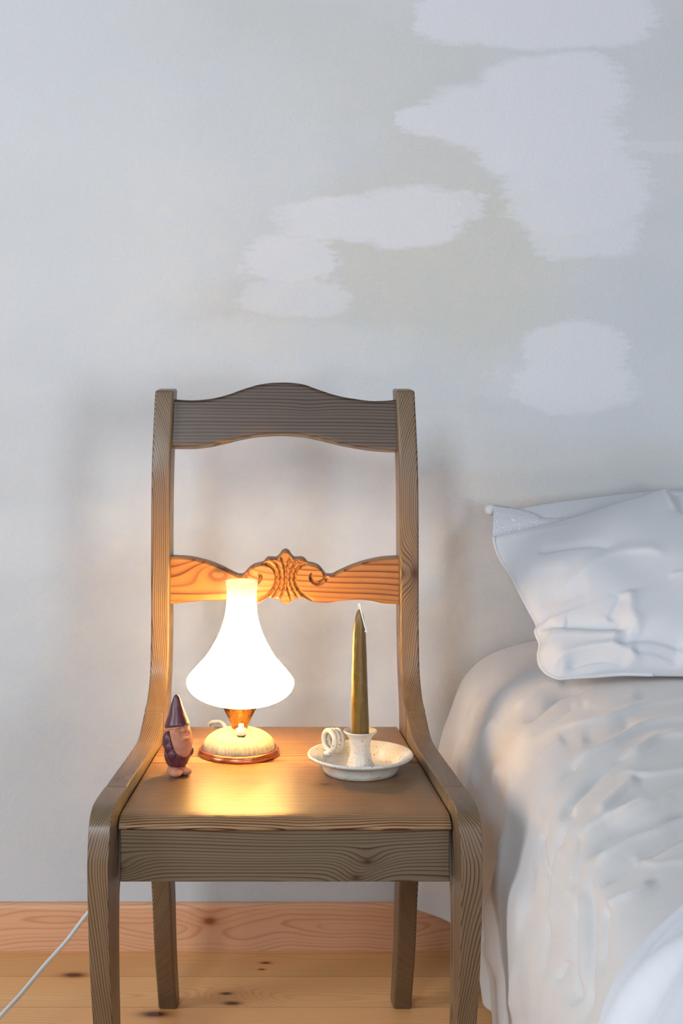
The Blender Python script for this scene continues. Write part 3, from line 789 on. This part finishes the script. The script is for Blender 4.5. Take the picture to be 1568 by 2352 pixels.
def grid_obj(name, P, mat, parent=None, thick=0):
    n, m = P.shape[:2]
    o = obj(name, [tuple(p) for p in P.reshape(-1, 3)], grid_faces(n, m), mat, parent, fix=False)
    if thick:
        s = o.modifiers.new('t', 'SOLIDIFY'); s.thickness = thick; s.offset = -1
    return o
M_linen = cloth_mat('grey_linen', srgb(214, 212, 212), 1500., .3, .2, .03)
M_duvet = cloth_mat('duvet_cotton', srgb(216, 218, 224), 2600., .16, .2, .015)
M_cotton = cloth_mat('white_cotton', srgb(208, 210, 216), 2600., .16, .2, .015)
spread = grid_obj('bedspread', P, M_linen, thick=.0015)
tag(spread, 'rumpled pale grey linen bedspread hanging over the side of the bed', 'bedspread')

# white duvet folded back at the near end, bulging over the bedspread
NE, ND = 150, NQ
edge = pchip([.0, .15, .28, .38, .43, .46, .50, .56, .64, .80, 1.2, 1.6], [1.47, 1.45, 1.44, 1.46, 1.51, 1.57, 1.63, 1.67, 1.70, 1.72, 1.74, 1.74])
D = np.zeros((NE, ND, 3)); hh = np.zeros((NE, ND))
ysr = ys[::-1]
arc = np.r_[np.linspace(0, .78, ND - 50, endpoint=False), np.linspace(.78, 1.75, 50)]
bs = base[::-1]; nn = nb[::-1]
for j in range(ND):
    ye = float(edge(arc[j]))
    s = np.linspace(0, 1, NE) ** 1.5 * (ye - .96)
    yv = ye - s
    for k in range(3):
        D[:, j, k] = np.interp(yv, ysr, bs[:, j, k])
    nk = np.stack([np.interp(yv, ysr, nn[:, j, k]) for k in range(3)], 1)
    e = s
    prof_ = .042 * np.sqrt(np.clip(1 - (1 - np.clip(e / .035, 0, 1)) ** 2, 0, 1))
    prof_ += -.008 * np.exp(-((e - .072) / .009) ** 2) + .012 * np.exp(-((e - .12) / .03) ** 2) - .006 * np.exp(-((e - .050) / .0035) ** 2) - .007 * np.exp(-((e - .155) / .012) ** 2)
    prof_ += .005 * np.sin(arc[j] * 13 + e * 9) * np.clip(e / .1, 0, 1) + .006 * np.sin(arc[j] * 31 - e * 22 + 2) * np.clip(e / .1, 0, 1) + .003 * np.sin(arc[j] * 70 + 3 * np.sin(e * 25)) * np.clip(e / .03, 0, 1)
    D[:, j] += nk * (prof_ + .013)[:, None]
D[..., 2] = np.maximum(D[..., 2], .012)
duvet = grid_obj('duvet', D[:, 20:], M_duvet, thick=.009)
tag(duvet, 'white cotton duvet folded back over the near end of the bed', 'duvet')

# pillow leaning on the wall
PL = (2.605, 1.42, .518)
pillow = thing('pillow', 'large white pillow in a lace-trimmed cotton case leaning on the wall', 'pillow', (.62, 2.66, .52))
left = cr([(1284, 1562), (1262, 1554), (1243, 1537), (1236, 1512), (1240, 1484), (1233, 1466), (1229, 1453), (1233, 1440), (1213, 1402), (1192, 1363), (1170, 1322), (1150, 1290), (1138, 1262), (1133, 1236)], 6)
botm = cr([(1284, 1562), (1320, 1559), (1370, 1556), (1430, 1552), (1500, 1553), (1568, 1554), (1700, 1556), (1900, 1552), (2000, 1545)], 8)
topm = cr([(1133, 1236), (1180, 1225), (1250, 1209), (1330, 1188), (1400, 1166), (1470, 1146), (1522, 1130), (1570, 1136), (1700, 1142), (1900, 1150), (1985, 1165)], 8)
right = cr([(2000, 1545), (2010, 1450), (2000, 1350), (1990, 1250), (1985, 1165)], 8)
def resample(c_, n, pw=1.):
    d = np.r_[0, np.cumsum(np.hypot(*np.diff(c_, axis=0).T))]; q = np.linspace(0, 1, n) ** pw * d[-1]
    return np.stack([np.interp(q, d, c_[:, 0]), np.interp(q, d, c_[:, 1])], 1)
NS, NTT = 230, 150
def plane3(uv):
    return np.array([on_lean(u, v, *PL) for u, v in uv])
Lc, Rc = plane3(resample(left, NTT)), plane3(resample(right, NTT))
Bc, Tc = plane3(resample(botm, NS)), plane3(resample(topm, NS))
S = np.linspace(0, 1, NS)[:, None, None]; T = np.linspace(0, 1, NTT)[None, :, None]
PP = (1 - S) * Lc[None] + S * Rc[None] + (1 - T) * Bc[:, None] + T * Tc[:, None] - ((1 - S) * (1 - T) * Lc[0] + S * (1 - T) * Rc[0] + (1 - S) * T * Lc[-1] + S * T * Rc[-1])
nrm = np.array([0, -1, PL[1]]) / math.hypot(1, PL[1])
s_, t_ = S[..., 0], T[..., 0]
bul = (np.clip(np.sin(np.pi * np.clip(s_ * 1.0, 0, 1)), 0, 1) ** .5) * (np.clip(np.sin(np.pi * t_ ** .8), 0, 1) ** .6)
UP, VP = to_uv(PP)
PF = [
    ([(1225, 1290), (1260, 1292), (1330, 1292), (1375, 1300), (1400, 1318)], 9, -5 * mm),
    ([(1260, 1400), (1320, 1370), (1370, 1340), (1420, 1322), (1480, 1325), (1530, 1345)], 12, 6 * mm),
    ([(1225, 1455), (1270, 1463), (1340, 1475), (1400, 1484), (1450, 1490)], 10, -9 * mm),
    ([(1250, 1438), (1275, 1458), (1300, 1462)], 7, 4 * mm),
    ([(1230, 1480), (1290, 1486), (1370, 1496), (1440, 1502)], 12, 5 * mm),
    ([(1432, 1410), (1436, 1440), (1440, 1470), (1470, 1500)], 12, 7 * mm),
    ([(1420, 1420), (1405, 1445), (1390, 1470)], 9, -5 * mm),
    ([(1262, 1545), (1300, 1528), (1350, 1522), (1400, 1524), (1440, 1536), (1480, 1552)], 7, 7 * mm),
    ([(1290, 1550), (1340, 1540), (1400, 1540), (1450, 1552)], 8, -8 * mm),
    ([(1400, 1515), (1460, 1508), (1520, 1512), (1580, 1525)], 12, -10 * mm),
    ([(1440, 1530), (1500, 1530), (1570, 1545)], 9, -5 * mm),
    ([(1535, 1125), (1545, 1160), (1560, 1200), (1585, 1230)], 12, -9 * mm),
    ([(1520, 1120), (1528, 1160), (1545, 1210)], 10, 5 * mm),
    ([(1520, 1388), (1570, 1386), (1620, 1384)], 5, 3 * mm),
    ([(1160, 1250), (1230, 1235), (1320, 1215)], 10, 2.5 * mm),
    ([(1200, 1330), (1250, 1330), (1310, 1345)], 16, 3 * mm),
    ([(1230, 1400), (1290, 1410), (1350, 1400)], 18, -3 * mm),
]
pd = folds(UP, VP, PF)
edgef = np.minimum(np.minimum(s_ / .02, (1 - s_) / .02), np.minimum(t_ / .03, (1 - t_) / .03)); edgef = np.clip(edgef, 0, 1)
cmp = .0035 * np.sin(UP / 37 + np.sin(VP / 61)) * np.sin(VP / 47 + 1)
front = PP + nrm * (.058 * bul + (.8 * pd + cmp) * edgef + .002)[..., None]
backs = PP - nrm * (.014 * bul ** 1.2)[..., None]
n1 = NS * NTT
V = [tuple(p) for p in front.reshape(-1, 3)] + [tuple(p) for p in backs.reshape(-1, 3)]
fc = grid_faces(NS, NTT) + [q[::-1] for q in grid_faces(NS, NTT, base=n1)]
for i in range(NS - 1):
    for j in (0, NTT - 1):
        a, b = i * NTT + j, (i + 1) * NTT + j; fc.append((a, b, b + n1, a + n1))
for j in range(NTT - 1):
    for i in (0, NS - 1):
        a, b = i * NTT + j, i * NTT + j + 1; fc.append((a, b, b + n1, a + n1))
obj('pillow_body', V, fc, M_cotton, pillow)
# seam piping down the left and along the lower edge
seam = np.vstack([front[:70, 0][::-1], front[0, 1:]])
v, f = tube([tuple(p + nrm * .0005) for p in seam[::2]], .0026, 8)
obj('piping', v, f, M_cotton, pillow)
# rear layer of the case standing above the opening, and the lace panel in the corner
def strip(lo, hi, n, m, lean, mat, name, bulge=.004, label=None, thick=.002):
    A, B = resample(cr(lo, 8), n), resample(cr(hi, 8), n); G_ = np.zeros((n, m, 3))
    for i in range(n):
        for j in range(m):
            t = j / (m - 1); uv = A[i] * (1 - t) + B[i] * t
            p = np.array(on_lean(uv[0], uv[1], *lean)); p = p + nrm * bulge * math.sin(math.pi * t) * math.sin(math.pi * i / (n - 1)) ** .5
            G_[i, j] = p
    return grid_obj(name, G_, mat, pillow, thick)
PB = (PL[0] + .020, PL[1], PL[2])
PB2 = (PL[0] + .034, PL[1], PL[2])
strip([(1140, 1262), (1150, 1250), (1200, 1245), (1300, 1240), (1400, 1200), (1500, 1165), (1600, 1165), (1950, 1190)], [(1133, 1159), (1148, 1161), (1165, 1163.5), (1188, 1168), (1250, 1157), (1330, 1146), (1480, 1129.5), (1590, 1126), (1940, 1140)],
      90, 24, PB2, M_cotton, 'case_back', .006)
N = NT('lace'); oc = N.obj()
a1 = N.voro(oc, 165., 'DISTANCE_TO_EDGE'); a2 = N.voro(oc, 340., 'DISTANCE_TO_EDGE')
fl = N.add(N.step(a1, .02, .12), N.mul(N.step(a2, .0, .1), .3))
N.bsdf(N.mix(N.step(a1, .0, .10), srgb(232, 232, 240), srgb(206, 208, 218)), .9, N.bump(N.math('SUBTRACT', 1.3, fl), .5, .0014)); M_lace = N.m
strip([(1131, 1238), (1150, 1236), (1200, 1228), (1250, 1216), (1300, 1204), (1350, 1192)], [(1133, 1160), (1150, 1163), (1185, 1168), (1225, 1178), (1255, 1190), (1345, 1184)], 60, 24, PB, M_lace, 'lace_trim', .004)
cp = on_lean(1126, 1171, PB[0] + .012, PB[1], PB[2])
V = []
for i in range(24):
    a = 2 * math.pi * i / 24
    for j in range(14):
        q = -math.pi / 2 + math.pi * j / 13
        V.append(cp + Vector((.0095 * math.cos(a) * math.cos(q), .007 * math.sin(a) * math.cos(q), .0088 * math.sin(q))))
obj('case_corner', V, grid_faces(24, 14, True), M_cotton, pillow)

# ------------------------------------------------------------------ light
W = bpy.data.worlds.new('world'); bpy.context.scene.world = W; W.use_nodes = True
bg = W.node_tree.nodes['Background']; bg.inputs[0].default_value = (.80, .88, 1.0, 1); bg.inputs[1].default_value = .0185
def area(name, loc, target, sx_, sy_, power, color, spread=180):
    l = bpy.data.lights.new(name, 'AREA'); l.shape = 'RECTANGLE'; l.size = sx_; l.size_y = sy_; l.energy = power; l.color = color; l.spread = math.radians(spread)
    o = bpy.data.objects.new(name, l); col.objects.link(o); o.location = loc
    o.rotation_euler = (Vector(target) - Vector(loc)).to_track_quat('-Z', 'Y').to_euler(); return o
area('window_light_left', (-.75, -.8, 2.05), (0, 2.9, .8), .45, 1.0, 5.7, (.89, .95, 1.0))
area('fill_light_side', (-2.4, 1.0, 1.6), (0, 2.6, .8), 1.0, 1.2, 5.4, (.87, .94, 1.0))  # added fill, no window behind it: lifts left wall and bed side
area('window_light_right', (1.35, -.6, 1.05), (-.2, 2.9, .8), .55, .9, 4.0, (.94, .97, 1.0))

# ------------------------------------------------------------------ camera
cam = bpy.data.cameras.new('camera'); co = bpy.data.objects.new('camera', cam); col.objects.link(co)
co.location = (0, 0, H); co.rotation_euler = (math.pi / 2, 0, 0)
cam.sensor_fit = 'VERTICAL'; cam.sensor_height = 36.; cam.lens = F / 2352 * 36.
cam.shift_x = (784 - U0) / 2352; cam.shift_y = -(1176 - V0) / 2352
cam.dof.use_dof = False
sc = bpy.context.scene; sc.camera = co
sc.view_settings.view_transform = 'Standard'; sc.view_settings.look = 'None'; sc.view_settings.gamma = 1
sc.view_settings.use_curve_mapping = False; sc.view_settings.exposure = 3.
